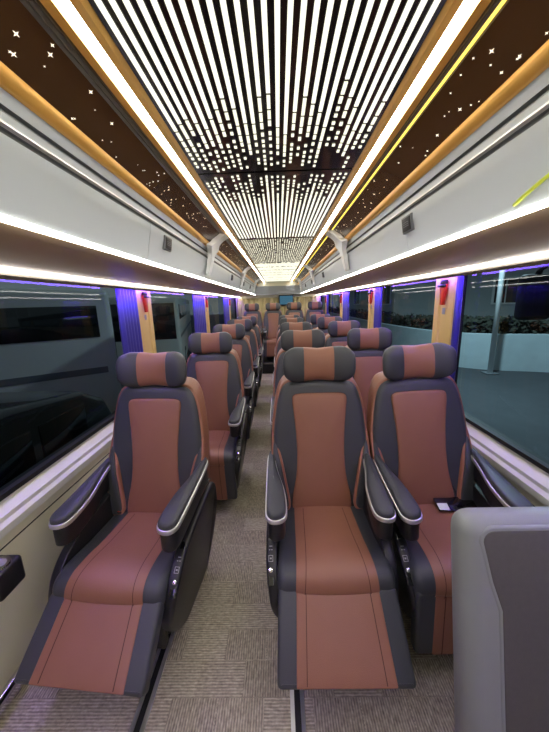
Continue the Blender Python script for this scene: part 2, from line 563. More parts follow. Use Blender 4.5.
# ================================================================== ceiling light strips
def ceil_strip(s):
    root = empty('ceiling_light_strip', (0, 0, 0))
    X = lambda v: s * v
    flip = 1 if s > 0 else -1
    e = [(.452, .545), (.447, .552), (.440, .548), (.435, .556), (.428, .552), (.424, .560)]
    obj('ribbed_trim', sweep_y('ribbed', [(X(a), h(b)) for a, b in e], Y0, Y1, -0.006*flip), M['greytrim'], root)
    obj('gold_trim', sweep_y('goldo', [(X(.426), h(.556)), (X(.420), h(.548)), (X(.402), h(.553)), (X(.400), h(.566))], Y0, Y1, -0.005*flip), M['gold'], root)
    obj('led_tube', sweep_y('ledc', [(X(.401), h(.560)), (X(.371), h(.560))], Y0, Y1, -0.004*flip), M['led'], root)
    obj('gold_trim', sweep_y('goldi', [(X(.372), h(.566)), (X(.370), h(.553)), (X(.348), h(.548)), (X(.338), h(.560))], Y0, Y1, -0.005*flip), M['gold'], root)
    if s > 0:
        obj('yellow_led', sweep_y('yled', [(X(.447), h(.5455)), (X(.440), h(.5445))], Y0, Y1, -0.003), M['yellow'], root)
    tag(root, 'long ceiling light strip in gold trim ' + ('beside the dark bronze panel, without yellow line' if s < 0 else 'with a thin yellow light line alongside'), 'ceiling light', 'ceiling light strips')
ceil_strip(-1); ceil_strip(1)

# ================================================================== ceiling light panels
NB = 26
PZ = h(.556)
def bars_panel(y0, y1, label, seed, near_pattern=True, taper=(.30, .34)):
    root = empty('ceiling_light_panel', (0, (y0+y1)/2, 0))
    tag(root, label, 'ceiling light', 'ceiling light panels')
    L = y1 - y0; c = (y0+y1)/2
    obj('backing_panel', MB().box(-.338, .338, -L/2+.002, L/2-.002, PZ, PZ+.006).mesh('backing'), M['panelblk'], root)
    rnd = random.Random(seed)
    dots = MB(); zb = PZ - .0035
    pitch = .664/NB
    for i in range(NB):
        x = -.332 + pitch*(i+.5)
        hw = pitch*.215
        ends = []
        for side in (0, 1):
            base = taper[side]
            wob = .08*math.sin(i*1.35+seed) + .06*math.sin(i*.5+2*seed) + rnd.uniform(-.07, .07)
            ends.append(max(.05, base*.75 + wob*(.9 if base > .1 else .2)))
        a = -L/2 + ends[0]; b = L/2 - ends[1]
        key = 'light_bar'
        obj(key, MB().box(-hw, hw, a-(a+b)/2, b-(a+b)/2, 0, .0035).mesh('light_bar'), M['bar'], root, (x, (a+b)/2, zb))
        for side in (0, 1):
            y = a if side == 0 else b
            d = -1 if side == 0 else 1
            room = ends[side] - .012
            used = 0; ln = rnd.choice((.075, .055, .045))
            while True:
                used += .013
                if used + ln > room: break
                ya = y + d*used; yb = y + d*(used+ln)
                dots.box(x-hw*.9, x+hw*.9, min(ya, yb), max(ya, yb), zb, zb+.0034)
                used += ln
                ln = max(.013, ln*rnd.uniform(.5, .8))
                if ln < .02: used += rnd.choice((.006, .014, .024)) + (.03 if rnd.random() < .25 else 0)
                if used > room*.55 and rnd.random() < .12: break
    o = obj('light_dot', dots.mesh('dots'), M['dot'], root); o['kind'] = 'stuff'
bars_panel(-.75, .02, 'black ceiling panel of light bars over the foremost floor', 11)
bars_panel(.03, 1.45, 'black ceiling panel of long light bars above the front row of seats', 5, taper=(.04, .54))
bars_panel(1.46, 2.86, 'black ceiling panel of light bars above the second row of seats', 9, taper=(.56, .06))

def dots_panel(y0, y1, label, nx, ny, sz, backing, seed, gapf):
    root = empty('ceiling_light_panel', (0, (y0+y1)/2, 0))
    tag(root, label, 'ceiling light', 'ceiling light panels')
    L = y1-y0
    obj('backing_panel', MB().box(-.338, .338, -L/2+.002, L/2-.002, PZ, PZ+.006).mesh('backing'), M[backing], root)
    d = MB(); rnd = random.Random(seed)
    for i in range(nx):
        for j in range(ny):
            t = (j+.5)/ny
            if rnd.random() > gapf(t, i): continue
            x = -.33 + .66*(i+.5)/nx; y = -L/2 + L*t
            d.box(x-sz[0], x+sz[0], y-sz[1], y+sz[1], PZ-.003, PZ-.0004)
    o = obj('light_dot', d.mesh('dots'), M['dot'], root); o['kind'] = 'stuff'
dots_panel(2.88, 4.52, 'bronze ceiling panel of fine light dots above the third row', 30, 46, (.0042, .0065), 'panelbrown', 4, lambda t, i: .82)
dots_panel(4.54, 6.5, 'pale ceiling panel with dark cross lines above the fourth row', 34, 40, (.0085, .019), 'panelblk', 6, lambda t, i: .25 if (t*4) % 1 < .16 else .97)
dots_panel(6.52, 8.55, 'pale ceiling panel with dark cross lines above the rear seats', 34, 40, (.0085, .019), 'panelblk', 8, lambda t, i: .25 if (t*3) % 1 < .16 else .97)

# ================================================================== rear of the cabin
hd = MB().box(-.64, .64, 8.35, 8.6, h(.19), h(.42))
struct(obj('trim_1', hd.mesh('header'), M['greybulk']), 'grey header panel across the rear')
# pleated curtain
V = []; Fc = []
nx = 150
for i in range(nx+1):
    x = -1.15 + 2.3*i/nx
    y = 8.5 + .022*math.sin(x*52) + .008*math.sin(x*131)
    V += [(x, y, .75), (x, y, h(.115)), (x, y+.004, h(.115)), (x, y+.004, .75)]
for i in range(nx):
    for j in range(4):
        q = (j+1) % 4
        Fc.append((i*4+j, i*4+q, i*4+4+q, i*4+4+j))
tag(obj('rear_curtain', mesh('rear_curtain', V, Fc), M['rearcurt']), 'pleated beige curtain along the rear wall behind the last seats', 'curtain')
mon = empty('wall_monitor', (0.22, 8.44, h(.05)))
tag(mon, 'small dark blue wall monitor on the rear curtain between the rear seats', 'monitor')
obj('housing', bevel_box('mon_h', -.20, .20, -.02, .03, -.15, .13, .008), M['black'], mon)
obj('screen', MB().box(-.175, .175, -.0225, -.0205, -.125, .105).mesh('mon_s'), M['scr'], mon)
# raised rear platform
pl = obj('trim_2', bevel_box('platform', -1.165, 1.165, 6.55, 8.45, 0.0, .24, .01), M['black'])
struct(pl, 'dark raised step under the rear seats')
obj('step_edge', bevel_box('step_edge', -1.16, 1.16, 6.54, 6.56, .215, .243, .004), M['greytrim'], pl)

# ================================================================== recliner seat
REC = R(11.5)
def back_conv(u, v, a):      # u across, v up the back, a toward the sitter (-y)
    y = v*math.sin(REC) - a*math.cos(REC)
    z = .43 + v*math.cos(REC) + (-a)*(-math.sin(REC))*1.0*-1*-1
    return (u, y, .43 + v*math.cos(REC) - a*math.sin(REC)*-1*-1)

def make_meshes():
    m = {}
    main = spline(mirror_outline([(0, .0), (.20, .0), (.238, .03), (.252, .12), (.258, .28), (.257, .38), (.246, .50), (.230, .60), (.208, .670), (.170, .707), (.09, .716), (0, .717)]), 3)
    # drop duplicates
    def clean(o):
        r = [o[0]]
        for p in o[1:]:
            if (Vector(p)-Vector(r[-1])).length > .002: r.append(p)
        if (Vector(r[0])-Vector(r[-1])).length < .002: r.pop()
        return r
    main = clean(main)
    m['back'] = prism('backrest', main, -.02, .035, .006, .03, .004, back_conv, 5)
    shell = inset(main, -.010)
    m['shell'] = prism('back_shell', shell, .012, -.115, .012, .045, .0, back_conv, 4)
    cen = clean(spline(mirror_outline([(0, .012), (.13, .012), (.155, .02), (.160, .05), (.152, .12), (.135, .21), (.128, .32), (.132, .45), (.142, .56), (.147, .615), (.140, .645), (.10, .655), (0, .656)]), 3))
    m['center'] = prism('center_panel', cen, .02, .047, .0, .010, .010, back_conv, 3)
    seam = inset(cen, -.003)
    m['seam'] = prism('panel_seam', seam, .02, .0375, .0, .003, .0, back_conv, 1)
    for s, k in ((1, 'r'), (-1, 'l')):
        wing = [(.262, .43), (.243, .425), (.232, .38), (.208, .29), (.188, .18), (.172, .085), (.174, .045), (.20, .03), (.240, .035), (.256, .08), (.266, .2), (.268, .34)]
        wing = clean(spline([(s*a, b) for a, b in wing], 4))
        wconv = lambda u, v, a: back_conv(u, v, a - .05*max(0.0, min(1.0, (v-.27)/.16)) if a > .03 else a)
        m['wing'+k] = prism('side_wing', wing, -.01, .062, .0, .007, .0, wconv, 4)
        pad = [(.253, .385), (.239, .365), (.217, .28), (.197, .175), (.182, .09), (.184, .058), (.205, .043), (.234, .046), (.247, .085), (.257, .2), (.259, .33)]
        pad = clean(spline([(s*a, b) for a, b in pad], 4))
        m['pad'+k] = prism('wing_pad', pad, .034, .068, .0, .004, .003, wconv, 3)
    # headrest: three lofts
    def head(x0, x1, n, close0, close1, grow=0):
        seg = 20; V = []; Fc = []
        xs = [x0 + (x1-x0)*i/n for i in range(n+1)]
        for x in xs:
            t = abs(x)/.194
            k = math.sqrt(max(0.0, 1-max(0, (t-.5)/.5)**2.3)) if t > .5 else 1
            k = max(k, .04)
            hh = (.086 + .012*min(1, t*1.5))*(.28+.72*k) * (1 if k > .1 else .8) + grow
            dd = .052*k*(.9+.1*k) + grow
            yo = -.06*t*t
            for j in range(seg):
                a = 2*math.pi*j/seg
                c, s_ = math.cos(a), math.sin(a)
                e = .74
                yy = yo + dd*math.copysign(abs(c)**e, c)
                zz = hh*math.copysign(abs(s_)**e, s_)
                V.append((x, yy, zz))
        for i in range(n):
            for j in range(seg):
                q = (j+1) % seg
                Fc.append((i*seg+j, i*seg+q, (i+1)*seg+q, (i+1)*seg+j))
        Fc.append(tuple(range(seg))); Fc.append(tuple(n*seg+j for j in range(seg)))
        me = mesh('headrest', V, Fc)
        return sharp(me, 55)
    m['head_c'] = head(-.080, .080, 8, 0, 0, .0015)
    m['head_r'] = head(.080, .194, 16, 0, 1)
    m['head_l'] = head(-.194, -.080, 16, 1, 0)
    m['post'] = tube('post', [(0, 0, -.16), (0, 0, .0)], .008, 8)
    # cushion (outline y,z)
    cu = clean(spline([(.03, .31), (.035, .40), (.02, .452), (-.10, .455), (-.24, .460), (-.35, .472), (-.42, .468), (-.460, .445), (-.475, .405), (-.468, .36), (-.435, .32), (-.3, .305)], 4))
    m['cush'] = prism('cushion', cu, -.243, .243, .035, .035, .0, lambda u, v, a: (a, u, v), 4)
    path = spline([(.0, .4585), (-.10, .4595), (-.24, .4645), (-.35, .4765), (-.42, .4735), (-.463, .4490), (-.4795, .406), (-.473, .362)], 5, False)
    def ribbon(name, path, hw0, hw1, th, crown, off=0.0, nu=10, xc=None):
        n = len(path); V = []; Fc = []
        for i in range(n):
            a = Vector(path[max(i-1, 0)]); c = Vector(path[min(i+1, n-1)])
            t = (c-a).normalized(); N = Vector((t.y, -t.x))
            if N.y < -0.2 or (abs(N.y) <= 0.2 and N.x > 0): N = -N
            hw = hw0 + (hw1-hw0)*i/(n-1)
            for k in range(nu+1):
                u = k/nu*2-1
                b = crown*(1-u*u) + (th if abs(u) < .99 else 0)
                cx = 0 if xc is None else xc[0] + (xc[1]-xc[0])*i/(n-1)
                p = Vector(path[i]) + N*(b+off)
                V.append((cx+hw*u, p.x, p.y))
        for i in range(n-1):
            for k in range(nu):
                Fc.append((i*(nu+1)+k, i*(nu+1)+k+1, (i+1)*(nu+1)+k+1, (i+1)*(nu+1)+k))
        return mesh(name, V, Fc)
    m['cpanel'] = ribbon('cushion_panel', path, .150, .172, .002, .006)
    for s, k in ((1, 'r'), (-1, 'l')):
        m['cst'+k] = ribbon('stitch', path[3:-2], .0013, .0013, .0, .0, .0062, 2, (s*.105, s*.135))
    # footrest, local: hinge at 0, extends along -y' ; built hanging direction set by rotation (length along -z)
    fo = [(-.240, 0), (.240, 0), (.250, -.295), (-.250, -.295)]
    def rnd_poly(o, r, n=4):
        out = []
        k = len(o)
        for i in range(k):
            a, b, c = Vector(o[i-1]), Vector(o[i]), Vector(o[(i+1) % k])
            p = b + (a-b).normalized()*r; q = b + (c-b).normalized()*r
            for j in range(n+1):
                t = j/n
                out.append(tuple(p*(1-t)**2 + b*2*t*(1-t) + q*t*t))
        return out
    m['foot'] = prism('footrest', rnd_poly(fo, .02), .028, -.028, .012, .016, .0, lambda u, v, a: (u, a, v), 4)
    fp = [(-.166, -.004), (.166, -.004), (.180, -.291), (-.180, -.291)]
    m['fpanel'] = prism('footrest_panel', rnd_poly(fp, .006), -.02, -.031, .0, .004, .004, lambda u, v, a: (u, a, v), 3)
    for s, k in ((1, 'r'), (-1, 'l')):
        b = MB()
        x0, x1 = s*.128, s*.142
        b.add([(x0-.0013, -.0336, -.012), (x0+.0013, -.0336, -.012), (x1+.0013, -.0336, -.284), (x1-.0013, -.0336, -.284),
               (x0-.0013, -.030, -.012), (x0+.0013, -.030, -.012), (x1+.0013, -.030, -.284), (x1-.0013, -.030, -.284)],
              [(0, 1, 2, 3), (4, 7, 6, 5), (0, 4, 5, 1), (1, 5, 6, 2), (2, 6, 7, 3), (3, 7, 4, 0)])
        m['fst'+k] = b.mesh('stitch')
    # side shells (y,z)
    sh = [(-.465, .30), (-.455, .36), (-.41, .435), (-.33, .50), (-.22, .535), (-.08, .56), (.04, .575), (.12, .56), (.15, .48), (.14, .25), (.10, .04), (.06, .0), (-.16, .0), (-.24, .02), (-.34, .10), (-.42, .20)]
    sh = clean(spline(sh, 4))
    for s, k in ((1, 'r'), (-1, 'l')):
        m['sh'+k] = prism('side_shell', sh, s*.222, s*.270, .006, .018, .0, lambda u, v, a, s=s: (a - s*.075*max(0, (.45-v)/.45)**1.3, u, v), 4)
        # control strip lying on the sloping front edge
        A = Vector((-.447, .402)); B = Vector((-.290, .525))
        cp = rnd_poly([(-.0, -.013), (.205, -.010), (.205, .010), (.0, .013)], .009)
        T = (B-A).normalized(); N = Vector((-T.y, T.x))
        if N.y < 0: N = -N
        def cc(u, v, a, s=s, A=A, T=T, N=N):
            bulge = .010*math.sin(min(1, max(0, u/.205))*math.pi)
            p = A + T*u + N*(a-.006+bulge)
            return (s*.249 + v*1.1, p.x, p.y)
        m['ctl'+k] = prism('control_panel', cp, -.012, .004, 0, .002, .0, cc, 2)
        bt = [(.0095*math.cos(i*math.pi/8), .0095*math.sin(i*math.pi/8)) for i in range(16)]
        m['btn'+k] = prism('button', [(a+.055, b) for a, b in bt], .002, .008, 0, .002, .001, cc, 2)
        fr = MB()
        for (u0, u1, v0, v1) in ((.085, .087, -.009, .009), (.107, .109, -.009, .009), (.087, .107, -.009, -.007), (.087, .107, .007, .009), (.094, .100, -.0035, .0035)):
            P8 = [cc(u, v, a) for a in (.004, .0054) for (u, v) in ((u0, v0), (u1, v0), (u1, v1), (u0, v1))]
            fr.add(P8, [(3, 2, 1, 0), (4, 5, 6, 7), (0, 1, 5, 4), (1, 2, 6, 5), (2, 3, 7, 6), (3, 0, 4, 7)])
        m['sock'+k] = fr.mesh('socket')
        mk = MB()
        for (u0, u1, v0, v1) in ((.128, .131, -.007, -.002), (.128, .131, .002, .007), (.142, .145, -.006, .006)):
            P8 = [cc(u, v, a) for a in (.004, .0052) for (u, v) in ((u0, v0), (u1, v0), (u1, v1), (u0, v1))]
            mk.add(P8, [(3, 2, 1, 0), (4, 5, 6, 7), (0, 1, 5, 4), (1, 2, 6, 5), (2, 3, 7, 6), (3, 0, 4, 7)])
        m['mark'+k] = mk.mesh('mark')
        # armrest, plan outline (x,y)
        ar = [(.269, -.30), (.265, -.362), (.240, -.392), (.202, -.390), (.176, -.362), (.172, -.30), (.182, -.20), (.208, -.09), (.222, -.01), (.230, .05), (.248, .075), (.266, .05), (.270, -.05), (.270, -.17)]
        ar = clean(spline([(s*a, b) for a, b in ar], 4))
        zt = lambda y: .675 + .055*max(0, min(1, (y+.38)/.42)) ** 1.3
        cv = lambda u, v, a: (u, v, zt(v)+a)
        m['arm'+k] = prism('armrest', inset(ar, .006), -.010, .018, .0, .014, .004, cv, 4)
        m['trim'+k] = sharp(prism('armrest_trim', ar, -.026, -.006, .003, .003, .0, cv, 2), 50)
        m['und'+k] = prism('armrest_support', inset(ar, .010), -.12, -.024, .010, .002, .0, cv, 3)
    m['base'] = bevel_box('base', -.165, .165, -.30, .06, .0, .31, .02)
    m['skirt'] = bevel_box('front_skirt', -.19, .19, -.40, -.36, .06, .32, .012)
    m['buckle'] = bevel_box('belt_buckle', -.012, .012, -.03, .03, -.008, .008, .004)
    m['tongue'] = bevel_box('buckle_button', -.008, .008, -.006, .006, -.003, .003, .001)
    return m
ME = make_meshes()

def make_seat(foot_angle, ctl):
    root = empty('recliner_seat')
    P = lambda n, k, mt, par=root, loc=None, rot=None: obj(n, ME[k], M[mt], par, loc, rot)
    P('base', 'base', 'black')
    P('front_skirt', 'skirt', 'black')
    c = P('cushion', 'cush', 'dark')
    p = P('cushion_panel', 'cpanel', 'brown', c)
    P('stitch_line', 'cstl', 'stitch', c); P('stitch_line', 'cstr', 'stitch', c)
    P('back_shell', 'shell', 'brown')
    b = P('backrest', 'back', 'dark')
    P('panel_seam', 'seam', 'stitch', b)
    P('center_panel', 'center', 'brown', b)
    for k in 'lr':
        wg = P('side_wing', 'wing'+k, 'piping', b)
        P('wing_pad', 'pad'+k, 'dark', b)
    v = .802
    hr = P('headrest', 'head_c', 'brown', root, (0, v*math.sin(REC) - .008, .43 + v*math.cos(REC)), (-REC*.6, 0, 0))
    P('headrest_wing', 'head_l', 'dark', hr); P('headrest_wing', 'head_r', 'dark', hr)
    for s in (-1, 1): P('headrest_post', 'post', 'black', hr, (s*.07, .01, 0))
    f = P('footrest', 'foot', 'dark', root, (0, -.447, .395), (foot_angle, 0, 0))
    P('footrest_panel', 'fpanel', 'brown', f)
    P('stitch_line', 'fstl', 'stitch', f); P('stitch_line', 'fstr', 'stitch', f)
    for k in 'lr':
        sh = P('side_shell', 'sh'+k, 'black')
        if k == ctl: P('control_panel', 'ctl'+k, 'gloss', sh), P('button', 'btn'+k, 'chrome', sh), P('socket', 'sock'+k, 'wmark', sh), P('mark', 'mark'+k, 'wmark', sh)
        a = P('armrest', 'arm'+k, 'dark')
        P('armrest_trim', 'trim'+k, 'silver', a); P('armrest_support', 'und'+k, 'black', a)
    bk = P('belt_buckle', 'buckle', 'black', root, (-.20, -.03, .475), (.3, .2, .3))
    P('buckle_button', 'tongue', 'red', bk, (0, -.02, .007))
    return root

def kids(o): return [c for c in COL.objects if c.parent == o]
def copy_tree(o, parent=None, cache=None):
    c = o.copy(); COL.objects.link(c); c.parent = parent
    for ch in CH.get(o.name, []): copy_tree(ch, c)
    return c

FOOT_UP = R(-45); FOOT_DN = R(-4)
proto_up = make_seat(FOOT_UP, 'r')     # single seats: controls on the aisle side
proto_aisle = make_seat(FOOT_UP, 'l')
proto_dn = make_seat(FOOT_DN, 'l')
proto_single = make_seat(FOOT_DN, 'r')
CH = {}
for o in COL.objects:
    if o.parent: CH.setdefault(o.parent.name, []).append(o)
used = set()
G = 'reclining coach seats'
def place(proto, x, y, z, rz, label, arms=(0, 0)):
    o = proto if proto.name not in used else copy_tree(proto)
    used.add(proto.name)
    o.location = (x, y, z); o.rotation_euler = (0, 0, rz)
    for c in COL.objects:
        if c.parent == o and c.name.split('.')[0] in ('armrest', 'side_shell'):
            c.location.x = -arms[0] if c.data.vertices[0].co.x < 0 else arms[1]
    return tag(o, label, 'seat', G)
ZS = .013; B0 = 1.475; DP = 1.02
ordn = ['front', 'second', 'third', 'fourth', 'fifth']
place(proto_up, -.69, B0-.03, ZS, R(-5.0), 'single brown recliner seat in the front row beside the dark window, footrest out', (.02, .02))
place(proto_aisle, .210, B0, ZS, 0, 'aisle recliner seat of the front-row pair, orange-brown cushion, footrest out', (.022, 0))
for c in COL.objects:
    if c.parent == proto_up and c.name.startswith('footrest'):
        c.scale = (1, 1, .90); c.rotation_euler = (R(-50), 0, 0)
wseat = place(proto_dn, .787, B0, ZS, 0, 'window recliner seat of the front-row pair, behind the grey barrier', (0, .022))
wseat.rotation_euler = (0, R(-2.2), 0)
for i in range(1, 5):
    y = B0 + DP*i
    place(proto_single, -.60, y, ZS, 0, 'single recliner seat of the %s row, on the parked-coach side' % ordn[i], (.02, .02))
    place(proto_dn, .204, y, ZS, 0, 'aisle recliner seat of the %s-row pair' % ordn[i], (.02, .01))
    place(proto_dn, .780, y, ZS, 0, 'window recliner seat of the %s-row pair' % ordn[i], (.01, .02))
RY = 7.28
for x, lb in ((-.64, 'in the corner on the parked-coach side'), (-.13, 'facing straight down the aisle'), (.38, 'in front of the wall monitor'), (.885, 'in the corner on the street side')):
    o = place(proto_dn, x, RY, .24, 0, 'rear-row recliner seat ' + lb)
    o.scale = (.92, 1, 1)

# ================================================================== floor rails
def rail(x, y0, y1, label):
    r = empty('seat_rail', (x, y0, 0))
    L = y1 - y0
    prof = [(-.028, 0), (-.028, .006), (-.012, .008), (-.012, .003), (.012, .003), (.012, .008), (.028, .006), (.028, 0)]
    obj('track', prism('track', prof, 0, L, conv=lambda u, v, a: (u, a, v), smooth=False), M['silver'], r)
    obj('slot', MB().box(-.0118, .0118, .0, L, .003, .0055).mesh('slot'), M['rubber'], r)
    obj('end_cap', bevel_box('end_cap', -.03, .03, -.015, .02, 0, .012, .003), M['black'], r)
    tag(r, label, 'floor rail', 'seat rails')
rail(-.575, .66, 6.4, 'metal seat rail on the carpet under the single seats, aisle side')
rail(.035, .42, 6.4, 'metal seat rail on the carpet under the aisle seats of the pairs, aisle side')
rail(.95, .80, 6.4, 'metal seat rail on the carpet under the window seats of the pairs')

# ================================================================== grey barrier
br = empty('barrier_panel', (.83, .565, .0))
br.rotation_euler = (R(-11.5), 0, 0)
tag(br, 'grey vinyl modesty barrier with dark inset face in front of the window seat', 'barrier')
def rr_poly(x0, x1, z0, z1, r, n=6, cut=0):
    out = [(x0, z0), (x1, z0)]
    for cx, cz, a0 in ((x1-r, z1-r, 0), (x0+r-cut, z1-r, 90)):
        for k in range(n+1):
            a = R(a0 + 90*k/n); out.append((cx+r*math.cos(a), cz+r*math.sin(a)))
    if cut: out.append((x0-cut*.55, z1-.14)); out.append((x0-.004, z1-.22))
    return out
conv_b = lambda u, v, a: (u, a, v)
out = rr_poly(-.338, .325, .012, .985, .05)
obj('frame', prism('barrier_frame', out, .05, -.045, .035, .045, 0, conv_b, 7), M['barrier'], br)
inn = rr_poly(-.238, .318, .04, .955, .03, 5, .052)
obj('border', prism('border', inset(inn, -.010), -.03, -.0475, 0, .006, 0, conv_b, 3), M['barrier'], br)
obj('inset_face', prism('inset_face', inn, -.035, -.0495, 0, .003, 0, conv_b, 2), M['barrierface'], br)
obj('floor_foot', bevel_box('barrier_foot', -.30, .30, -.03, .03, .0, .06, .008), M['black'], br, None, (R(11.5), 0, 0))

# ================================================================== small things
# cup holder on the wall
ch = empty('cup_holder', (-1.168, .965, .60))
tag(ch, 'black cup holder with chrome ring fixed to the cream wall', 'cup holder')
obj('body', bevel_box('cup_body', .0, .10, -.06, .06, -.115, .0, .016, 3), M['black'], ch)
obj('ring', lathe('ring', [(.030, -.004), (.030, .004), (.042, .005), (.044, .0), (.042, -.004)], 24), M['chrome'], ch, (.05, 0, .001))
obj('well', lathe('well', [(.0, .0008), (.030, .0008), (.030, .003)], 24), M['silver'], ch, (.05, 0, 0))
# heater pipe along the wall base
hp = empty('heater_pipe', (-1.12, 0, .085))
tag(hp, 'chrome heater pipe along the foot of the cream wall', 'pipe')
obj('pipe', tube('pipe', [(0, -.6, 0), (0, .4, 0), (0, 6.2, 0)], .02, 12), M['chrome'], hp)
for yy in (.2, 1.2, 2.4, 3.6, 4.8, 6.0):
    obj('clip', bevel_box('clip', -.048, .004, -.012, .012, -.085, .024, .003), M['greytrim'], hp, (0, yy, 0))
# folder on window seat
fd = empty('leaflet_folder', (.905, 1.405, .500), R(-4))
fd.rotation_euler = (R(12), 0, R(-3))
tag(fd, 'dark flat folder with white tag lying on the window seat cushion', 'folder')
obj('cover', bevel_box('cover', -.10, .10, -.045, .045, -.004, .006, .003), M['gloss'], fd)
obj('white_tag', MB().box(-.097, -.045, -.042, .0, .006, .0072).mesh('tag'), M['white'], fd)

# emergency hammers
def hammer(s, y, k, label):
    hm = empty('emergency_hammer', (s*(WX-.012), y, 0))
    tag(hm, label, 'hammer', 'emergency hammers')
    x0 = 0.0
    obj('holder', bevel_box('holder', -.012, .012, -.03, .03, h(.085), h(.115), .004), M['black'], hm, (-s*.010, 0, 0))
    o = [(-.018, h(-.055)), (.018, h(-.055)), (.02, h(.0)), (.03, h(.045)), (.034, h(.085)), (-.034, h(.085)), (-.03, h(.045)), (-.02, h(.0))]
    obj('red_cover', prism('red_cover', o, 0, -s*.022, 0, .006, 0, lambda u, v, a: (a, u, v), 2), M['red'], hm)
    obj('hammer_head', tube('hh', [(0, -.042, h(.075)), (0, .042, h(.075))], .009, 8), M['black'], hm, (-s*.024, 0, 0))
    obj('notice_sticker', MB().box(-.0006, .0006, -.018, .018, h(-.12), h(-.075)).mesh('sticker'), M['wmark'], hm, (s*.004 - s*.012*0, 0, 0))
for s in (-1, 1):
    for i, y in enumerate(PIL[s][1:]):
        hammer(s, y-.01, i, 'red emergency hammer on the %s cream pillar of the %s windows' % (['first', 'second', 'third', 'fourth'][i], 'parked-coach side' if s < 0 else 'street side'))

# curtains
def curtain(s, ya, yb, label, folds):
    V = []; Fc = []; n = folds*8
    for i in range(n+1):
        t = i/n; y = ya + (yb-ya)*t
        x = s*(WX - .014 + .016*math.sin(t*folds*2*math.pi) + .003*math.sin(t*folds*5.3))
        for z, k in ((.80, 1.0), (1.1, .95), (1.4, .9), (h(.146), .7)):
            V.append((s*(WX-.014) + (x - s*(WX-.014))*k, y, z))
        for z, k in ((h(.146), .7), (1.4, .9), (1.1, .95), (.80, 1.0)):
            V.append((s*(WX-.014) + (x - s*(WX-.014))*k + s*.003, y, z))
    for i in range(n):
        for j in range(8):
            q = (j+1) % 8
            Fc.append((i*8+j, i*8+q, i*8+8+q, i*8+8+j))
    Fc.append(tuple(range(8))); Fc.append(tuple(n*8+j for j in range(8)))
    tag(obj('curtain', mesh('curtain', V, Fc), M['curtain']), label, 'curtain', 'gathered window curtains')
hwL = .15
for i, y in enumerate(PIL[-1][1:]):
    wd = (.30, .62, .62)[i]
    curtain(-1, y-hwL-wd, y-hwL-.02, 'gathered blue-violet curtain beside the %s pillar of the parked-coach side windows' % ['first', 'second', 'third'][i], 6)
for i, y in enumerate(PIL[1][1:]):
    wd = (.05, .22, .45, .10)[i]
    curtain(1, y-hwL-wd, y-hwL-.015, 'gathered blue-violet curtain beside the %s pillar of the street-side windows' % ['first', 'second', 'third', 'fourth'][i], 2 if i == 0 else 4)
# blue mood-light lines under the racks along the windows
for s in (-1, 1):
    bl = empty('mood_light', (s*1.12, 0, h(.142)))
    tag(bl, 'thin blue mood light line above the %s windows' % ('parked-coach side' if s < 0 else 'street-side'), 'mood light')
    obj('channel', MB().box(-.012, .012, Y0+.02, Y1-.02, .004, .012).mesh('channel'), M['greytrim'], bl)
    obj('light_line', MB().box(-.008, .008, Y0+.02, Y1-.02, -.010, .0039).mesh('line'), M['blue'], bl)

# ================================================================== outside
GZ = -1.2
struct(obj('ground', MB().box(-60, 60, -30, 80, GZ-.1, GZ).mesh('ground'), M['asphalt']), 'grey asphalt yard outside the bus')

def coach(x, y, rz, label):
    c = empty('parked_coach', (x, y, GZ), rz)
    tag(c, label, 'coach', 'parked coaches')
    W, L, H = 2.45, 11.0, 3.1
    obj('body', bevel_box('coach_body', -W/2, W/2, -L/2, L/2, .35, H, .12, 4), M['coach'], c)
    for s in (-1, 1):
        for k in range(6):
            a = -L/2 + .35 + k*1.74
            obj('window_pane', bevel_box('pane', -.01, .01, a, a+1.70, 2.22, 2.80, .006), M['cglass'], c, (s*(W/2+.004), 0, 0))
        obj('waist_line', MB().box(-.006, .006, -L/2+.2, L/2-.2, 1.52, 1.64).mesh('waist'), M['groove'], c, (s*(W/2+.002), 0, 0))
        for yy in (-3.4, 3.2):
            wl = obj('wheel', lathe('wheel', [(0, -.13), (.42, -.13), (.5, -.09), (.5, .09), (.42, .13), (0, .13)], 24, 'x'), M['tyre'], c, (s*(W/2-.12), yy, .5))
            obj('hub', lathe('hub', [(0, .0), (.2, .0), (.26, .02), (.27, -.02)], 20, 'x'), M['silver'], wl, (s*.135, 0, 0))
    for s in (-1, 1):
        obj('windscreen', bevel_box('ws', -1.08, 1.08, -.01, .01, 1.5, 2.85, .01), M['cglass'], c, (0, s*(L/2+.004), 0))
    return c
coach(-8.33, 3.48, R(-53), 'white parked coach with dark windows standing slantwise beside the bus')
coach(-6.3, 16.5, R(14), 'white parked coach standing further along the yard behind the nearest one')

# concrete wall following the yard edge
wp = [(11.6, 9.2), (9.75, 10.6), (7.7, 11.4), (6.6, 13.0), (6.0, 17.0), (5.9, 26.0), (6.2, 46.0)]
wp = spline(wp, 5, False)
V = []; Fc = []
for i, (x, y) in enumerate(wp):
    a = Vector(wp[max(i-1, 0)]); c = Vector(wp[min(i+1, len(wp)-1)]); t = (c-a).normalized()
    nx_, ny_ = t.y, -t.x
    if nx_ < 0: nx_, ny_ = -nx_, -ny_
    V += [(x, y, GZ), (x, y, .16), (x+nx_*.25, y+ny_*.25, .16), (x+nx_*.25, y+ny_*.25, GZ)]
for i in range(len(wp)-1):
    for j in range(4):
        q = (j+1) % 4; Fc.append((i*4+j, i*4+q, i*4+4+q, i*4+4+j))
Fc.append((0, 1, 2, 3)); Fc.append(tuple((len(wp)-1)*4+j for j in range(4)))
tag(obj('yard_wall', sharp(mesh('yard_wall', V, Fc), 40), M['concrete']), 'pale concrete yard wall bending along the street side', 'wall')
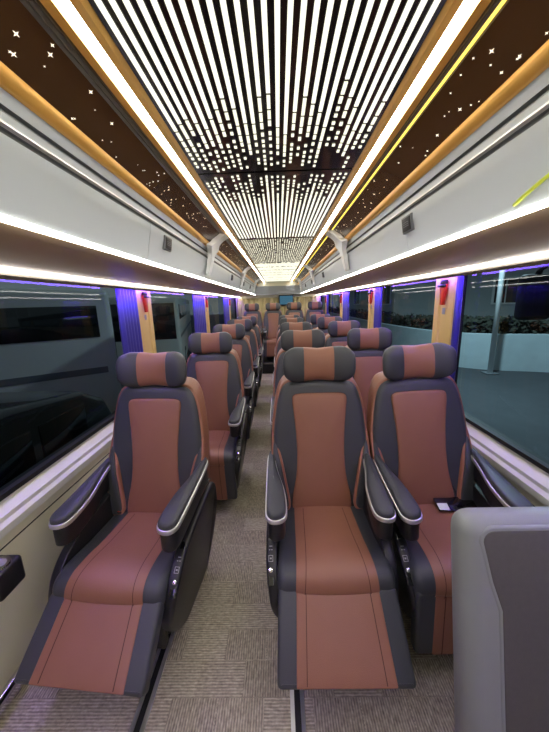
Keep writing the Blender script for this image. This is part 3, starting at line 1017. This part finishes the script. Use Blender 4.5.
# hedge behind the wall: leaf cards would be tiny, real leaf geometry in one object
hd = MB(); rnd = random.Random(21)
for k in range(9000):
    i = rnd.uniform(0, len(wp)-1.01); j = int(i); t = i-j
    x = wp[j][0]*(1-t)+wp[j+1][0]*t; y = wp[j][1]*(1-t)+wp[j+1][1]*t
    x += rnd.uniform(.35, 1.5); y += rnd.uniform(0, .8); z = rnd.uniform(-.1, .62) + .12*math.sin(x*1.7+y)
    q = rnd.uniform(.08, .16)
    d1 = Vector((rnd.uniform(-1, 1), rnd.uniform(-1, 1), rnd.uniform(-1, 1))).normalized()
    d2 = d1.orthogonal().normalized()
    c = Vector((x, y, z))
    hd.add([c-d1*q, c+d2*q*.5, c+d1*q, c-d2*q*.5], [(0, 1, 2, 3)])
ho = obj('hedge', mesh('hedge', hd.v, hd.f, False, False), M['hedge'])
ho['kind'] = 'stuff'; tag(ho, 'dark hedge growing along the top of the pale yard wall', 'hedge')

# building
def building(x, y, rz, Lb, Hb, label, wins):
    b = empty('building', (x, y, GZ), rz); tag(b, label, 'building')
    obj('wall', MB().box(-Lb/2, Lb/2, 0, 6, 0, Hb).mesh('bw'), M['bwall'], b)
    obj('roof', bevel_box('roof', -Lb/2-.3, Lb/2+.3, -.35, 6.2, Hb, Hb+.3, .03), M['groove'], b)
    obj('plinth', MB().box(-Lb/2, Lb/2, -.05, 0, 0, .6).mesh('plinth'), M['groove'], b)
    for (wx, wz, ww, wh) in wins:
        f = obj('window', MB().box(-ww/2-.09, ww/2+.09, -.07, .0, -wh/2-.09, wh/2+.09).mesh('wf'), M['post'], b, (wx, 0, wz))
        for sx in (-1, 1):
            obj('pane', MB().box(sx*ww/4-ww/4+.03, sx*ww/4+ww/4-.03, -.085, -.07, -wh/2, wh/2).mesh('pane'), M['cglass'], f)
    return b
building(13.5, 17.5, R(-24), 13, 6.5, 'pale building with dark window frames beyond the bend of the yard wall', [(-3.6, 3.3, .9, 2.0), (-.6, 3.0, 1.1, 1.3), (2.6, 3.0, 1.1, 1.3), (5, 3.0, 1.1, 1.3)])
building(12.0, 36.0, R(-72), 20, 6.5, 'pale building with tall dark windows further up the street', [(x, 3.4, 1.3, 2.4) for x in (-8, -5, -2, 1, 4, 7)])

# pale post by the wall; its lamp is added to brighten the yard
pp = empty('yard_post', (7.62, 10.7, GZ))
tag(pp, 'pale tall post at the foot of the yard wall, with an added fill lamp', 'lamp post')
obj('pole', tube('pole', [(0, 0, 0), (0, 0, 7.6)], .085, 12), M['post'], pp)
obj('foot_plate', bevel_box('fp', -.2, .2, -.2, .2, 0, .04, .01), M['groove'], pp)
obj('arm', tube('added_lamp_arm', [(0, 0, 7.5), (-1.0, -.8, 7.8), (-2.2, -1.8, 7.9)], .05, 8), M['post'], pp)
hd_ = obj('added_lamp_head', bevel_box('added_lamp_head', -.3, .3, -.14, .14, -.06, .06, .02), M['groove'], pp, (-2.4, -2.0, 7.9))
obj('added_lamp_lens', MB().box(-.26, .26, -.11, .11, -.075, -.06).mesh('lens'), emis('fill_lens', (.75, .95, 1.0), 10.0), hd_)
ld = bpy.data.lights.new('yard_fill', 'SPOT'); ld.energy = 4200; ld.color = (.72, .93, 1.0); ld.spot_size = R(150); ld.spot_blend = .7; ld.shadow_soft_size = .2
lo_ = bpy.data.objects.new('yard_fill', ld); COL.objects.link(lo_); lo_.parent = pp; lo_.location = (-2.4, -2.0, 7.80)

# dark van shape added in place of dark seat reflections in the glass
dv = empty('reflection_van', (-3.05, 2.2, GZ))
tag(dv, 'dark van shape added for the seat reflections, beside the nearest white coach', 'van')
pf = [(-2.3, .35), (2.3, .35), (2.35, .95), (1.75, 1.15), (1.05, 1.85), (-1.9, 1.95), (-2.3, 1.3)]
obj('body', prism('van_body', spline(pf, 3), -.82, .82, .12, .12, 0, lambda u, v, a: (a, u, v), 4), M['carpaint'], dv)
for s in (-1, 1):
    for a, b in ((-1.7, -.7), (-.6, .25), (.35, 1.0)):
        obj('window_pane', bevel_box('vpane', -.008, .008, a, b, 1.25, 1.72, .006), M['cglass'], dv, (s*.822, 0, 0))
    for yy in (-1.45, 1.5):
        wl = obj('wheel', lathe('vwheel', [(0, -.1), (.27, -.1), (.33, -.07), (.33, .07), (.27, .1), (0, .1)], 20, 'x'), M['tyre'], dv, (s*.76, yy, .33))
        obj('hub', lathe('vhub', [(0, .0), (.13, .0), (.18, .015), (.19, -.02)], 16, 'x'), M['silver'], wl, (s*.105, 0, 0))

# neighbouring dark van with mirror arm at the window edge
mv = empty('parked_truck', (4.72, 3.66, GZ), R(0))
tag(mv, 'dark parked truck with hanging black mirrors near the street-side front window', 'truck')
obj('cab', bevel_box('cab', -1.1, 1.1, -4.5, 0.0, .6, 3.3, .15, 4), M['carpaint'], mv)
obj('windscreen', bevel_box('tws', -.95, .95, -.01, .01, 1.7, 2.9, .01), M['cglass'], mv, (0, .004, 0))
for s in (-1, 1):
    arm = obj('mirror_arm', tube('arm', spline([(s*1.05, -.15, 3.05), (s*1.25, .15, 3.22), (s*1.42, .32, 3.05), (s*1.42, .34, 2.75)], 5, False), .035, 8), M['rubber'], mv)
    obj('mirror', bevel_box('mirror', -.21, .21, -.08, .08, -.30, .28, .07, 4), M['rubber'], arm, (s*1.42, .34, 2.74))
    for yy in (-3.6, -.9):
        wl = obj('wheel', lathe('twheel', [(0, -.13), (.42, -.13), (.5, -.09), (.5, .09), (.42, .13), (0, .13)], 24, 'x'), M['tyre'], mv, (s*1.0, yy, .5))
        obj('hub', lathe('thub', [(0, .0), (.2, .0), (.26, .02), (.27, -.02)], 20, 'x'), M['silver'], wl, (s*.135, 0, 0))
